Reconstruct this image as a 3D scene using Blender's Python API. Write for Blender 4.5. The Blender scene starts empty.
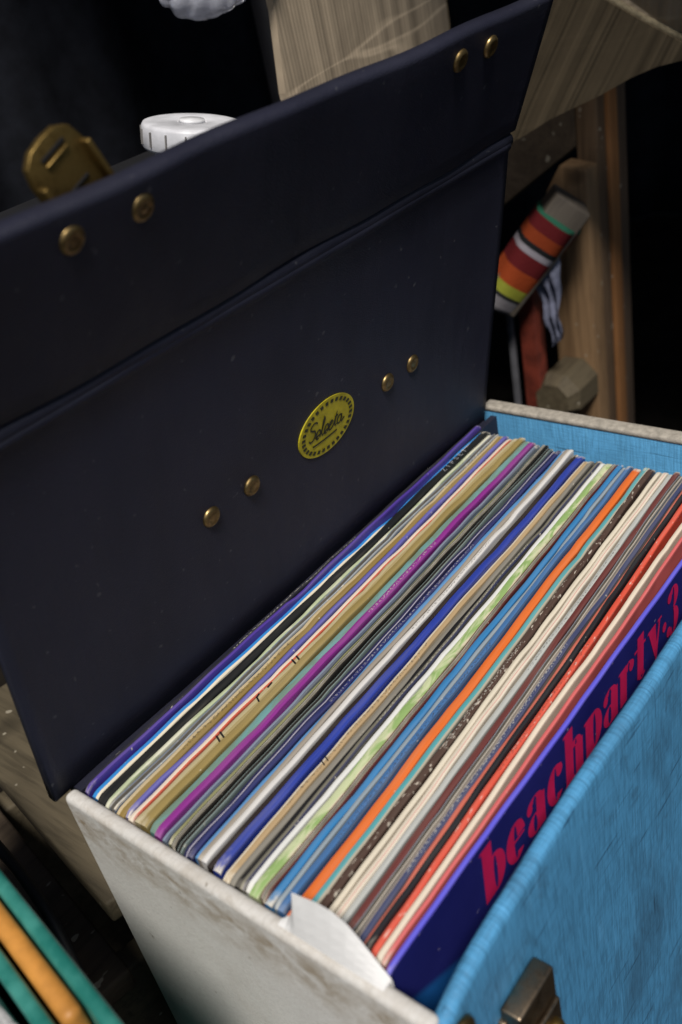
import bpy, bmesh, math, random
from mathutils import Vector, Matrix, Euler
R = math.radians
random.seed(7)
sc = bpy.context.scene
col = sc.collection

# ------------------------------------------------------------------ helpers
def link(o, parent=None):
    col.objects.link(o)
    if parent: o.parent = parent
    return o

def obj(name, bm, mats, parent=None, smooth=False):
    me = bpy.data.meshes.new(name)
    bmesh.ops.recalc_face_normals(bm, faces=bm.faces)
    bm.to_mesh(me); bm.free()
    if not isinstance(mats, (list, tuple)): mats = [mats]
    for m in mats: me.materials.append(m)
    if smooth:
        for p in me.polygons: p.use_smooth = True
    return link(bpy.data.objects.new(name, me), parent)

def tag(o, label=None, cat=None, group=None, kind=None):
    if label: o['label'] = label
    if cat: o['category'] = cat
    if group: o['group'] = group
    if kind: o['kind'] = kind
    return o

def thing(name, label, cat, loc=(0, 0, 0), group=None):
    o = bpy.data.objects.new(name, None); o.location = loc; o.empty_display_size = .02
    link(o); return tag(o, label, cat, group)

def bevel(o, w, n=3, angle=35):
    m = o.modifiers.new('bevel', 'BEVEL'); m.width = w; m.segments = n
    m.limit_method = 'ANGLE'; m.angle_limit = R(angle)
    for p in o.data.polygons: p.use_smooth = True
    return o

def add_box(bm, x0, x1, y0, y1, z0, z1, M=None, mi=0):
    vs = [bm.verts.new((x, y, z)) for x in (x0, x1) for y in (y0, y1) for z in (z0, z1)]
    if M is not None:
        for v in vs: v.co = M @ v.co
    for f in ((0,1,3,2),(4,6,7,5),(0,4,5,1),(2,3,7,6),(0,2,6,4),(1,5,7,3)):
        bm.faces.new([vs[i] for i in f]).material_index = mi
    return vs

def box_bm(*a, M=None):
    bm = bmesh.new(); add_box(bm, *a, M=M); return bm

def add_tube(bm, pts, r, n=10, cap=True, mi=0):
    pts = [Vector(p) for p in pts]; rs = r if isinstance(r, (list, tuple)) else [r]*len(pts)
    rings = []; up = None
    for i, p in enumerate(pts):
        t = (pts[min(i+1, len(pts)-1)] - pts[max(i-1, 0)]).normalized()
        if up is None:
            up = t.orthogonal().normalized()
        up = (up - t*up.dot(t)).normalized(); s = t.cross(up)
        rings.append([bm.verts.new(p + (up*math.cos(2*math.pi*k/n) + s*math.sin(2*math.pi*k/n))*rs[i]) for k in range(n)])
    for a, b in zip(rings, rings[1:]):
        for k in range(n):
            bm.faces.new((a[k], a[(k+1) % n], b[(k+1) % n], b[k])).material_index = mi
    if cap:
        bm.faces.new(rings[0][::-1]).material_index = mi; bm.faces.new(rings[-1]).material_index = mi

def add_lathe(bm, prof, M=None, n=28, mi=0):
    rings = []
    for r, z in prof:
        ring = []
        for k in range(n):
            a = 2*math.pi*k/n; c = Vector((r*math.cos(a), r*math.sin(a), z))
            ring.append(bm.verts.new(M @ c if M is not None else c))
        rings.append(ring)
    for a, b in zip(rings, rings[1:]):
        for k in range(n):
            bm.faces.new((a[k], a[(k+1) % n], b[(k+1) % n], b[k])).material_index = mi
    bm.faces.new(rings[0][::-1]).material_index = mi; bm.faces.new(rings[-1]).material_index = mi

def slab(pts, th, off=None):
    """solid sheet from an outline of 3-D points, thickened along its normal"""
    bm = bmesh.new(); P = [Vector(p) for p in pts]
    n = Vector((0, 0, 0))
    for i in range(len(P)): n += P[i].cross(P[(i+1) % len(P)])
    n.normalize(); n *= th
    a = [bm.verts.new(p) for p in P]; b = [bm.verts.new(p + n) for p in P]
    bm.faces.new(a); bm.faces.new(b[::-1])
    for i in range(len(P)):
        j = (i+1) % len(P); bm.faces.new((a[j], a[i], b[i], b[j]))
    return bm

# ------------------------------------------------------------------ materials
class MB:
    def __init__(s, name, rough=.6, metal=0., spec=.5):
        s.m = bpy.data.materials.new(name); s.m.use_nodes = True
        s.nt = s.m.node_tree; s.N = s.nt.nodes; s.L = s.nt.links
        s.b = s.N['Principled BSDF']
        s.b.inputs['Roughness'].default_value = rough; s.b.inputs['Metallic'].default_value = metal
        s.b.inputs['Specular IOR Level'].default_value = spec
        s.tc = s.N.new('ShaderNodeTexCoord')
    def vec(s, scale, src='Object', rot=(0, 0, 0), loc=(0, 0, 0)):
        m = s.N.new('ShaderNodeMapping'); m.inputs['Scale'].default_value = scale
        m.inputs['Rotation'].default_value = rot; m.inputs['Location'].default_value = loc
        s.L.new(s.tc.outputs[src], m.inputs['Vector']); return m.outputs[0]
    def noise(s, vec, scale=1., detail=3., rough=.5, dist=0.):
        n = s.N.new('ShaderNodeTexNoise'); n.inputs['Scale'].default_value = scale
        n.inputs['Detail'].default_value = detail; n.inputs['Roughness'].default_value = rough
        n.inputs['Distortion'].default_value = dist
        s.L.new(vec, n.inputs['Vector']); return n.outputs['Fac']
    def wave(s, vec, scale, dist=1., axis='X', detail=2., dscale=1.):
        n = s.N.new('ShaderNodeTexWave'); n.bands_direction = axis
        n.inputs['Scale'].default_value = scale; n.inputs['Distortion'].default_value = dist
        n.inputs['Detail'].default_value = detail; n.inputs['Detail Scale'].default_value = dscale
        s.L.new(vec, n.inputs['Vector']); return n.outputs['Fac']
    def ramp(s, fac, stops, interp='LINEAR'):
        r = s.N.new('ShaderNodeValToRGB'); r.color_ramp.interpolation = interp
        el = r.color_ramp.elements
        while len(el) < len(stops): el.new(.5)
        for e, (p, c) in zip(el, stops):
            e.position = p; e.color = (c, c, c, 1) if isinstance(c, (int, float)) else (*c, 1)
        s.L.new(fac, r.inputs[0]); return r.outputs[0]
    def mix(s, fac, a, b, mode='MIX'):
        m = s.N.new('ShaderNodeMix'); m.data_type = 'RGBA'; m.blend_type = mode
        for k, v in ((0, fac), (6, a), (7, b)):
            i = m.inputs[k]
            if isinstance(v, (int, float)): i.default_value = v if k == 0 else (v, v, v, 1)
            elif isinstance(v, tuple): i.default_value = (*v, 1)
            else: s.L.new(v, i)
        return m.outputs[2]
    def math(s, op, a, b=0.):
        m = s.N.new('ShaderNodeMath'); m.operation = op
        for k, v in ((0, a), (1, b)):
            if isinstance(v, (int, float)): m.inputs[k].default_value = v
            else: s.L.new(v, m.inputs[k])
        return m.outputs[0]
    def sep(s, src):
        n = s.N.new('ShaderNodeSeparateXYZ'); s.L.new(s.tc.outputs[src], n.inputs[0]); return n.outputs
    def color(s, c):
        i = s.b.inputs['Base Color']
        if isinstance(c, tuple): i.default_value = (*c, 1)
        else: s.L.new(c, i)
        return s
    def bump(s, h, strength=.3, dist=.001):
        n = s.N.new('ShaderNodeBump'); n.inputs['Strength'].default_value = strength
        n.inputs['Distance'].default_value = dist
        s.L.new(h, n.inputs['Height']); s.L.new(n.outputs[0], s.b.inputs['Normal']); return s
    def rough(s, f): s.L.new(f, s.b.inputs['Roughness']); return s

def srgb(r, g, b):
    f = lambda c: (c/255/12.92) if c/255 <= .04045 else ((c/255+.055)/1.055)**2.4
    return (f(r), f(g), f(b))

def plain(name, c, rough=.6, metal=0., var=.25, scale=60, bump=.15, spec=.35):
    m = MB(name, rough, metal, spec); n = m.noise(m.vec((scale,)*3), 1, 4, .6)
    m.color(m.mix(m.ramp(n, [(.35, 0.), (.7, 1.)]), tuple(x*(1-var) for x in c), tuple(min(1, x*(1+var*.6)) for x in c)))
    m.bump(m.noise(m.vec((scale*6,)*3), 1, 2), bump, .0006)
    return m.m

def slub_cloth(name, base, line, grime, along='X'):
    """woven book-cloth: fine slubs running both ways, dirt and rubs"""
    m = MB(name, .55, spec=.35)
    q = (lambda a, b: (a, b, b)) if along == 'X' else (lambda a, b: (b, a, b))
    p = (lambda a, b: (a, b, b)) if along == 'X' else (lambda a, b: (b*0, a, b))
    v = m.noise(m.vec(q(1000, 75)), 1, 2, .5)          # slubs running up the panel
    h = m.noise(m.vec(p(90, 1100), loc=(3, 1, 7)), 1, 2, .5)
    v2 = m.noise(m.vec(q(480, 26), loc=(9, 2, 1)), 1, 2, .5, .05)
    h2 = m.noise(m.vec(p(26, 520), loc=(5, 8, 2)), 1, 2, .5, .1)
    c = m.mix(m.ramp(v, [(.34, .72), (.56, 0.)]), base, tuple(x*.62 for x in base))
    c = m.mix(m.ramp(h, [(.32, .5), (.5, 0.)]), c, tuple(x*.66 for x in base))
    c = m.mix(m.ramp(v2, [(.25, .6), (.31, 0.)]), c, line)
    c = m.mix(m.ramp(h2, [(.28, .7), (.34, 0.)]), c, line)
    light = m.noise(m.vec(q(420, 40), loc=(2, 5, 4)), 1, 2, .5)
    c = m.mix(m.ramp(light, [(.6, 0.), (.75, .35)]), c, tuple(min(1, x*1.5+.03) for x in base))
    g = m.noise(m.vec((17, 17, 9), loc=(4, 4, 4)), 1, 6, .7, .4)
    c = m.mix(m.ramp(g, [(.48, 0.), (.7, .6)]), c, grime)
    g2 = m.noise(m.vec((60, 60, 40), loc=(1, 6, 2)), 1, 4, .7, .3)
    c = m.mix(m.ramp(g2, [(.58, 0.), (.72, .45)]), c, grime)
    m.color(c)
    m.bump(m.math('ADD', v, m.math('MULTIPLY', h, .7)), .35, .0008)
    return m.m

def offwhite_cloth(name):
    m = MB(name, .62, spec=.3)
    base = (.62, .60, .57)
    z = m.sep('Object')[2]
    n = m.noise(m.vec((34, 34, 34)), 1, 6, .7, .2)
    c = m.mix(m.ramp(n, [(.35, 0.), (.75, 1.)]), tuple(x*.93 for x in base), tuple(x*1.03 for x in base))
    # brown rub marks along the worn top edge
    edge = m.ramp(m.math('MULTIPLY', z, -1.), [(.0, .35), (.012, 1.), (.024, .5), (.04, 0.)])
    st = m.noise(m.vec((70, 70, 110), loc=(1, 2, 3)), 1, 6, .75, .4)
    c = m.mix(m.math('MULTIPLY', edge, m.ramp(st, [(.38, 0.), (.62, .9)])), c, (.24, .175, .10))
    bl = m.noise(m.vec((30, 30, 24), loc=(8, 2, 3)), 1, 6, .7, .3)
    c = m.mix(m.ramp(bl, [(.52, 0.), (.78, .22)]), c, (.25, .2, .13))
    sp = m.noise(m.vec((160, 160, 160)), 1, 2, .5)
    c = m.mix(m.ramp(sp, [(.7, 0.), (.76, .7)]), c, (.13, .1, .06))
    lines = m.noise(m.vec((30, 700, 700), loc=(0, 1, 5)), 1, 1)
    c = m.mix(m.ramp(lines, [(.3, .18), (.5, 0.)]), c, (.3, .28, .25))
    m.color(c)
    m.bump(m.noise(m.vec((420,)*3), 1, 4, .7), .35, .0009)
    return m.m

def leatherette(name):
    m = MB(name, .5, spec=.33)
    big = m.noise(m.vec((9, 9, 9)), 1, 5, .6, .3)
    c = m.mix(m.ramp(big, [(.3, 0.), (.7, 1.)]), (.0112, .0120, .0228), (.0195, .0204, .0372))
    sp = m.noise(m.vec((260, 260, 260), loc=(4, 7, 1)), 1, 1)
    c = m.mix(m.ramp(sp, [(.735, 0.), (.77, .55)]), c, (.09, .09, .1))
    m.color(c)
    m.rough(m.ramp(m.noise(m.vec((30, 30, 14)), 1, 4, .6), [(.3, .48), (.75, .66)]))
    gr = m.noise(m.vec((1500,)*3), 1, 2)
    wr = m.noise(m.vec((34, 34, 5), rot=(0, R(18), 0)), 1, 3, .5, .4)
    m.bump(m.math('ADD', m.math('MULTIPLY', gr, .4), m.math('MULTIPLY', wr, 1.8)), .5, .0016)
    return m.m

def wood(name, c1, c2, axis='Z', rough=.7):
    m = MB(name, rough, spec=.3)
    sc_ = {'Z': (60, 60, 4), 'Y': (60, 4, 60), 'X': (4, 60, 60)}[axis]
    g = m.noise(m.vec(sc_), 1, 6, .65, .8)
    f = m.noise(m.vec(tuple(x*5 for x in sc_), loc=(2, 3, 4)), 1, 3, .6)
    k = m.noise(m.vec((16,)*3, loc=(7, 1, 3)), 1, 2)
    c = m.mix(m.ramp(g, [(.3, 0.), (.7, 1.)]), c1, c2)
    c = m.mix(m.ramp(f, [(.3, .5), (.5, 0.)]), c, tuple(x*.5 for x in c1))
    c = m.mix(m.ramp(k, [(.66, 0.), (.74, .7)]), c, tuple(x*.3 for x in c1))
    sp = m.noise(m.vec((130,)*3, loc=(3, 1, 3)), 1, 1)
    c = m.mix(m.ramp(sp, [(.74, 0.), (.77, .6)]), c, (.4, .36, .28))
    m.color(c); m.bump(m.math('ADD', f, g), .4, .001)
    return m.m

def cardboard(name, c, per, axis, flute=.3, crease=.5, bs=55):
    """corrugated card: fine flutes and wandering crush creases running along one direction; axis = unit vector across the flutes"""
    m = MB(name, .8, spec=.15)
    d = m.N.new('ShaderNodeVectorMath'); d.operation = 'DOT_PRODUCT'; d.inputs[1].default_value = axis
    m.L.new(m.tc.outputs['Object'], d.inputs[0])
    wob = m.noise(m.vec((6,)*3), 1, 2)
    x = m.math('ADD', d.outputs['Value'], m.math('MULTIPLY', wob, .012))
    cx = m.N.new('ShaderNodeCombineXYZ'); m.L.new(x, cx.inputs[0])
    w = m.wave(cx.outputs[0], per, 0., 'X', 0)
    broad = m.noise(cx.outputs[0], bs, 2, .6)
    cr = m.noise(m.vec((3.2, 3.2, 30), rot=(0, R(24), 0), loc=(3, 1, 2)), 1, 2, .5, .3)
    n = m.noise(m.vec((25, 25, 25)), 1, 5, .65, .3)
    k = m.mix(m.ramp(n, [(.3, 0.), (.7, 1.)]), tuple(q*.82 for q in c), tuple(q*1.1 for q in c))
    k = m.mix(m.ramp(w, [(.0, flute), (.5, 0.)]), k, tuple(q*.6 for q in c))
    k = m.mix(m.ramp(broad, [(.34, .7), (.47, 0.)]), k, tuple(q*.45 for q in c))
    k = m.mix(m.ramp(broad, [(.56, 0.), (.66, .5)]), k, tuple(min(1, q*1.6) for q in c))
    k = m.mix(m.ramp(cr, [(.565, 0.), (.585, crease), (.60, 0.)]), k, tuple(min(1, q*1.8) for q in c))
    m.color(k); m.bump(m.math('ADD', m.math('MULTIPLY', w, flute*2), m.math('MULTIPLY', broad, 3.)), .6, .0016)
    return m.m

def brass(name, c=(.33, .23, .1), rough=.38):
    m = MB(name, rough, 1.)
    n = m.noise(m.vec((220,)*3), 1, 5, .65)
    m.color(m.mix(m.ramp(n, [(.4, 0.), (.7, 1.)]), c, tuple(x*.3 for x in c)))
    m.rough(m.ramp(n, [(.3, rough-.08), (.7, rough+.25)]))
    m.bump(n, .2, .0005)
    return m.m

def spine_mat(name, bands, wear=.5, wearc=(.62, .57, .47), patch=None, seed=0, speck=None, rough=.54, endw=.35, prt=None):
    """card sleeve spine: colour bands across the spine (UV v), scuffs and chips along its edges"""
    m = MB(name, rough, spec=.3 if max(bands[0][1]) > .1 else .16)
    uv = m.sep('UV')
    stops = []
    for p, c in bands: stops.append((p, c))
    wob = m.noise(m.vec((30, 0, 0), 'UV', loc=(seed*1.7, 0, 0)), 1, 3)
    v = m.math('ADD', uv[1], m.math('MULTIPLY', m.math('SUBTRACT', wob, .5), .22))
    c = m.ramp(v, stops, 'CONSTANT') if len(stops) > 1 else stops[0][1]
    # faded / rubbed stretches along the length
    fade = m.noise(m.vec((14, 1.2, 1), 'UV', loc=(seed*3.1, 2, 0)), 1, 4, .6)
    lum = max(bands[0][1])
    c = m.mix(m.ramp(fade, [(.45, 0.), (.85, .14 if lum > .1 else .035)]), c, wearc)
    dirt = m.noise(m.vec((45, 1.5, 1), 'UV', loc=(seed*2.3, 5, 0)), 1, 4, .6)
    c = m.mix(m.ramp(dirt, [(.55, 0.), (.85, .3)]), c, tuple(x*.25 for x in wearc))
    if patch:
        pn = m.noise(m.vec((55, .9, 1), 'UV', loc=(seed, 1, 0)), 1, 3, .6, .5)
        c = m.mix(m.ramp(pn, [(.44, 0.), (.56, .85)]), c, patch)
    if speck:
        sn = m.noise(m.vec((210, 2.2, 1), 'UV', loc=(seed*5.1, 1, 0)), 1, 2, .5)
        c = m.mix(m.ramp(sn, [(.62, 0.), (.68, .95)]), c, speck)
    if prt:
        pn_ = m.noise(m.vec((700, 5, 1), 'UV', loc=(seed*2.9, 4, 0)), 1, 1, .5)
        a0 = .02 + (seed*.071) % .16; a1 = a0 + .06 + (seed*.037) % .08
        inx = m.math('MULTIPLY', m.math('GREATER_THAN', uv[0], a0), m.math('LESS_THAN', uv[0], a1))
        iny = m.math('MULTIPLY', m.math('GREATER_THAN', uv[1], .30), m.math('LESS_THAN', uv[1], .68))
        c = m.mix(m.math('MULTIPLY', m.math('MULTIPLY', inx, iny), m.ramp(pn_, [(.53, 0.), (.57, .6)])), c, prt)
    # chipped edges and a pale bumped end
    ed = m.ramp(uv[1], [(.0, 1.), (.1, .7), (.24, 0.), (.78, 0.), (.9, .7), (1., 1.)])
    ch = m.noise(m.vec((190, 1.5, 1), 'UV', loc=(seed*4.7, 3, 0)), 1, 3, .6)
    c = m.mix(m.math('MULTIPLY', ed, m.ramp(ch, [(.73-.13*wear, 0.), (.78-.12*wear, .9)])), c, wearc)
    en = m.math('ADD', m.math('MULTIPLY', m.math('SUBTRACT', ch, .5), .02), uv[0])
    c = m.mix(m.ramp(en, [(.0, endw), (.0012, endw*.8), (.0012+.004*endw, 0.), (.309, 0.), (.3115, .7), (.313, .85)]), c, wearc)
    m.color(c)
    m.rough(m.ramp(fade, [(.3, rough), (.8, min(1, rough+.3))]))
    m.bump(m.noise(m.vec((120, 3, 1), 'UV', loc=(seed, 0, 0)), 1, 3), .25, .0006)
    return m.m

M_end = offwhite_cloth('off_white_cloth')
M_blue = slub_cloth('blue_slub_cloth', (.078, .290, .525), (.010, .034, .075), (.026, .06, .10))
M_blue_in = slub_cloth('blue_slub_cloth_inside', (.12, .40, .70), (.02, .06, .12), (.07, .24, .42), 'Y')
M_trim = plain('woven_trim', (.37, .335, .285), .75, 0, .3, 260, .5)
M_lid = leatherette('navy_leatherette')
M_brass = brass('aged_brass')
M_hasp = brass('yellow_brass', (.27, .18, .06), .48)
M_steel = brass('tarnished_plate', (.30, .23, .16), .34)
M_yellow = plain('badge_yellow', (.42, .35, .014), .45, 0, .25, 160, .1)
M_badgeink = plain('badge_ink', (.03, .03, .012), .5)
M_black = plain('black_void_cloth', (.006, .006, .008), .9, 0, .4, 20, .4)
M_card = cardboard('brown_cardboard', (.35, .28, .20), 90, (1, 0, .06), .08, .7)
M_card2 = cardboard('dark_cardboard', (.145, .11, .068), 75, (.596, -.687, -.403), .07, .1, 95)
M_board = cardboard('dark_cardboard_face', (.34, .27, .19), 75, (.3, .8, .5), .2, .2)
M_cardedge = plain('cardboard_edge', (.33, .27, .17), .85, 0, .4, 300, .6)
M_wood = wood('weathered_wood', (.17, .098, .048), (.33, .205, .105), 'Z')
M_wood_red = wood('reddish_wood', (.20, .085, .03), (.36, .165, .06), 'Z')
M_wood_dark = wood('dark_wood', (.05, .036, .025), (.09, .066, .045), 'X')
M_plank = wood('old_plank', (.052, .042, .026), (.122, .098, .062), 'Y')
M_paper = plain('white_paper', (.74, .73, .72), .7, 0, .1, 40, .2)

# ------------------------------------------------------------------ camera
F = ((0.6082836950958632, -0.5218209476447996, 0.5980751164190049),
     (-0.77188808431218, -0.2133971797071588, 0.5988743014939809),
     (-0.1848776124288602, -0.8259325288981625, -0.5325933966268173))
CAM = Vector((-0.10872177, -0.30117484, 0.28506990))
cd = bpy.data.cameras.new('camera'); cam = link(bpy.data.objects.new('camera', cd))
m4 = Matrix([[F[i][0], -F[i][1], -F[i][2], CAM[i]] for i in range(3)] + [[0, 0, 0, 1]])
cam.matrix_world = m4
cd.sensor_fit = 'VERTICAL'; cd.sensor_height = 36; cd.sensor_width = 24
cd.lens = math.sqrt(964784)/1024*36
cd.clip_start = .01; cd.clip_end = 60
cd.dof.use_dof = True; cd.dof.focus_distance = .46; cd.dof.aperture_fstop = 9.0
sc.camera = cam

# ------------------------------------------------------------------ light
SUN_AZ, SUN_EL = R(224), R(58)      # azimuth measured from +X, counter-clockwise: light stands front-left
w = bpy.data.worlds.new('World'); sc.world = w; w.use_nodes = True
nt = w.node_tree; bg = nt.nodes['Background']
sky = nt.nodes.new('ShaderNodeTexSky'); sky.sky_type = 'NISHITA'; sky.sun_disc = False
sky.sun_elevation = SUN_EL; sky.sun_rotation = math.pi/2 - SUN_AZ
nt.links.new(sky.outputs[0], bg.inputs[0]); bg.inputs[1].default_value = .05
sd = bpy.data.lights.new('sun', 'SUN'); sun = link(bpy.data.objects.new('sun', sd))
sd.energy = 4.6; sd.angle = R(14); sd.color = (1, .955, .89)
L = Vector((math.cos(SUN_EL)*math.cos(SUN_AZ), math.cos(SUN_EL)*math.sin(SUN_AZ), math.sin(SUN_EL)))
sun.rotation_euler = L.to_track_quat('Z', 'Y').to_euler()
sc.view_settings.view_transform = 'Standard'; sc.view_settings.look = 'None'
sc.view_settings.exposure = -.1; sc.view_settings.gamma = 1

# ------------------------------------------------------------------ ground, the black drape behind and its added shade canopy
FLOOR = -.335
g = bmesh.new(); add_box(g, -6, 8, -6, 8, FLOOR-.05, FLOOR)
tag(obj('ground', g, plain('dark_earth', (.012, .010, .008), .95, 0, .5, 18, .6, .05)), kind='structure')

bm = bmesh.new(); rows = []
SHADE_CANOPY_Z = .9
path = [(-1.2, .62), (.0, .56), (.7, .60), (1.25, .62), (1.62, .45), (1.8, .0), (1.9, -.9)]
seg = []
for (a, b) in zip(path, path[1:]):
    for k in range(30): seg.append((a[0]+(b[0]-a[0])*k/30, a[1]+(b[1]-a[1])*k/30))
for i, (x, y) in enumerate(seg):
    fold = .022*math.sin(i*.55)+.012*math.sin(i*1.31+1)
    rows.append([bm.verts.new((x + fold*.4, y + fold*(1 - .5*k/8), FLOOR + .002 + k*(SHADE_CANOPY_Z-FLOOR)/8)) for k in range(9)])
for a, b in zip(rows, rows[1:]):
    for k in range(8): bm.faces.new((a[k], b[k], b[k+1], a[k+1]))
# added unseen canopy joined to the drape, there to shade the far end
EDGE = .215
top = [r[-1] for r in rows if r[-1].co.x > EDGE+.05]
lead = [bm.verts.new((EDGE + .012*math.sin(i*.35), -.9 + (v.co.y+.9)*0 + 1.46*(1-i/(len(top)-1)), SHADE_CANOPY_Z - .015*math.sin(i*.2)**2)) for i, v in enumerate(top)]
for i in range(len(top)-1): bm.faces.new((top[i], top[i+1], lead[i+1], lead[i]))
dr = obj('black_drape_with_shade_canopy', bm, plain('black_drape_cloth', (.0085, .0095, .0135), .85, 0, .4, 40, .4, .12), None, True)
sm = dr.modifiers.new('thick', 'SOLIDIFY'); sm.thickness = .003
tag(dr, 'black cloth hanging in loose folds behind everything, with an added shade canopy overhead', 'drape')

# ------------------------------------------------------------------ the record case
BL, BD, BH = .3455, .177, .332       # length, depth, height
case = thing('record_case', 'blue and off white record case standing open with dark navy lid raised', 'record case', (0, 0, FLOOR))
case_inv = Matrix.Translation((0, 0, -FLOOR))
def cpart(name, bm, mats, parent=None, smooth=False):
    """world-space mesh hung under the case empty (or a part of it)"""
    o = obj(name, bm, mats, parent or case, smooth)
    if parent is None: o.location = (0, 0, -FLOOR)
    return o
# near end, off-white outside
e = cpart('end_panel', box_bm(0, .0065, -BD-.004, -.001, -BH, 0), M_end); bevel(e, .0026, 4)
# far end: blue inside, woven trim on top
e2 = cpart('end_panel', box_bm(.336, BL, -BD-.004, .0050, -BH, .0016), M_blue_in); bevel(e2, .001, 2)
tr = bmesh.new(); add_box(tr, .3354, BL-.0005, -BD-.0042, .0054, .0002, .0040)
bevel(cpart('edge_trim', tr, M_trim, e2), .0016, 3)
# front panel, gently bowed, rounded top
bm = bmesh.new(); NX, NZ = 40, 14
prof = []
for k in range(NZ+1): prof.append((-.1854, -BH + (BH-.0034)*k/NZ))
for k in range(1, 8):
    a = math.pi*k/8; prof.append((-.1820 - .0034*math.cos(a), -.0034 + .0034*math.sin(a)))
for k in range(NZ+1): prof.append((-.1786, -.0034 - (BH-.0034)*k/NZ))
rings = []
for i in range(NX+1):
    t = i/NX; x = -.004 + (BL+.006)*t
    bow = .0036 - .0052*max(0, 1-x/.095)**2 + .0003*math.sin(x*70)
    rings.append([bm.verts.new((x, y + bow, z - .0035*max(0, 1-t*9)**2)) for (y, z) in prof])
for a, b in zip(rings, rings[1:]):
    for k in range(len(prof)-1): bm.faces.new((a[k], b[k], b[k+1], a[k+1]))
    bm.faces.new((a[-1], b[-1], b[0], a[0]))
bm.faces.new(rings[0]); bm.faces.new(rings[-1][::-1])
front = cpart('front_panel', bm, M_blue, None, True); front.location.y = .0024
bk = cpart('back_panel', box_bm(.0067, .3357, -.0045, -.0006, -BH, -.002), M_lid)
bt = cpart('bottom_panel', box_bm(.0067, .3357, -.1768, -.0047, -BH, -BH+.005), M_lid)

# latch on the front panel (tarnished plate with a raised spring lever)
def tilt_box(bm, c, sx, sy, sz, rot):
    M = Matrix.Translation(c) @ Euler(rot).to_matrix().to_4x4()
    add_box(bm, -sx/2, sx/2, -sy/2, sy/2, -sz/2, sz/2, M)
lb = bmesh.new()
add_box(lb, .0315, .0545, -.1925, -.1845, -.076, -.0335)
add_box(lb, .0335, .0530, -.1948, -.19255, -.0745, -.0475)
add_box(lb, .0300, .0570, -.1868, -.1830, -.085, -.0400)
latch = cpart('latch', lb, M_steel, front); bevel(latch, .0014, 3)
kb = bmesh.new(); add_lathe(kb, [(.0001, .0042), (.003, .0040), (.0042, .002), (.0042, 0)], Matrix.Translation((.0455, -.1948, -.0560)) @ Matrix.Rotation(R(90), 4, 'X'))
cpart('latch_button', kb, M_hasp, front, True)
sb = bmesh.new(); add_lathe(sb, [(.0001, .004), (.004, .0034), (.006, .0015), (.0064, 0)], Matrix.Translation((.0085, -.1872, -.0105)) @ Matrix.Rotation(R(90), 4, 'X'))
cpart('stud', sb, M_brass, front, True)

# lid and its front flap, leaning forward over the records
def lid_frame(a, y0, z0):
    sa, ca = math.sin(a), math.cos(a)
    return lambda u, v, w_: Vector((u, y0 - v*sa + w_*ca, z0 + v*ca + w_*sa))
LA, FA, LV = R(12), R(24), .1655
PL = lid_frame(LA, .0, .0)
cy, cz = -LV*math.sin(LA), LV*math.cos(LA)
PF = lid_frame(FA, cy, cz)

def panel_mesh(P, u0, u1, prof, nu=60, wob=.0007, taper=0., seed=1):
    """prof: closed list of (v, w) around the panel's section"""
    bm = bmesh.new(); rings = []; rnd = random.Random(seed); ph = [rnd.uniform(0, 6) for _ in range(6)]
    for i in range(nu+1):
        t = i/nu; ring = []
        for v, w_ in prof:
            u = u0 + (u1-u0)*t
            k = wob*(math.sin(u*38+ph[0]+v*20) + .6*math.sin(u*83+ph[1]-v*31) + .5*math.sin(v*55+ph[2]))
            ring.append(bm.verts.new(P(u, v + .4*k, w_ + k)))
        rings.append(ring)
    for a, b in zip(rings, rings[1:]):
        n = len(prof)
        for k in range(n): bm.faces.new((a[k], b[k], b[(k+1) % n], a[(k+1) % n]))
    bm.faces.new(rings[0][::-1]); bm.faces.new(rings[-1])
    return bm
def sect(v0, v1, th, n=10, ridge=None, r=.0022):
    p = []
    for k in range(n+1): p.append((v0 + r + (v1-v0-2*r)*k/n, 0.))
    if ridge:
        p += [(v1-r*.4, -ridge*.6), (v1+.0006, -ridge), (v1+.0022, -ridge*.7)]
    else:
        for k in range(1, 5): a = k/5*math.pi/2; p.append((v1 - r + r*math.sin(a), r - r*math.cos(a)))
    p.append((v1, r)) if not ridge else p.append((v1+.003, r))
    p.append((v1, th))
    for k in range(1, n): p.append((v1 + (v0-v1)*k/n, th))
    p.append((v0, th)); p.append((v0, r))
    return p
lid = cpart('lid', panel_mesh(PL, -.0022, .3300, sect(-.004, LV-.0030, .0055, 10, .0013), 70, .0002), M_lid, None, True)
flap = cpart('lid_flap', panel_mesh(PF, -.002, .3345, sect(.0012, .0682, .006, 8, None, .0026), 70, .0005, seed=4), M_lid, None, True)

bm = bmesh.new(); add_tube(bm, [PL(-.0018 + .3340*k/40, LV + .0002*math.sin(k*.9), .0027) for k in range(41)], .0036, 14)
cpart('fold_roll', bm, M_lid, lid, True)
bm = bmesh.new(); add_box(bm, .0068, .3290, -.0036, .0052, -.012, -.0024)
cpart('hinge_strip', bm, M_lid, lid)

def rivet(P, u, v, parent):
    bm = bmesh.new()
    o = P(u, v, 0); ax = (P(u, v, -1) - o).normalized()
    M = Matrix.Translation(o) @ ax.to_track_quat('Z', 'Y').to_matrix().to_4x4()
    add_lathe(bm, [(.0047, -.0004), (.0048, .0004), (.0044, .0011), (.0036, .0017), (.0027, .0018), (.0022, .0013), (.0012, .0016), (.0001, .0016)], M, 24)
    return cpart('rivet', bm, M_brass, parent, True)
for u in (.1008, .1262, .2265, .2480): rivet(PL, u, .0785, lid)
for u in (.0522, .0797, .2587, .2827): rivet(PF, u, .0575, flap)

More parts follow.
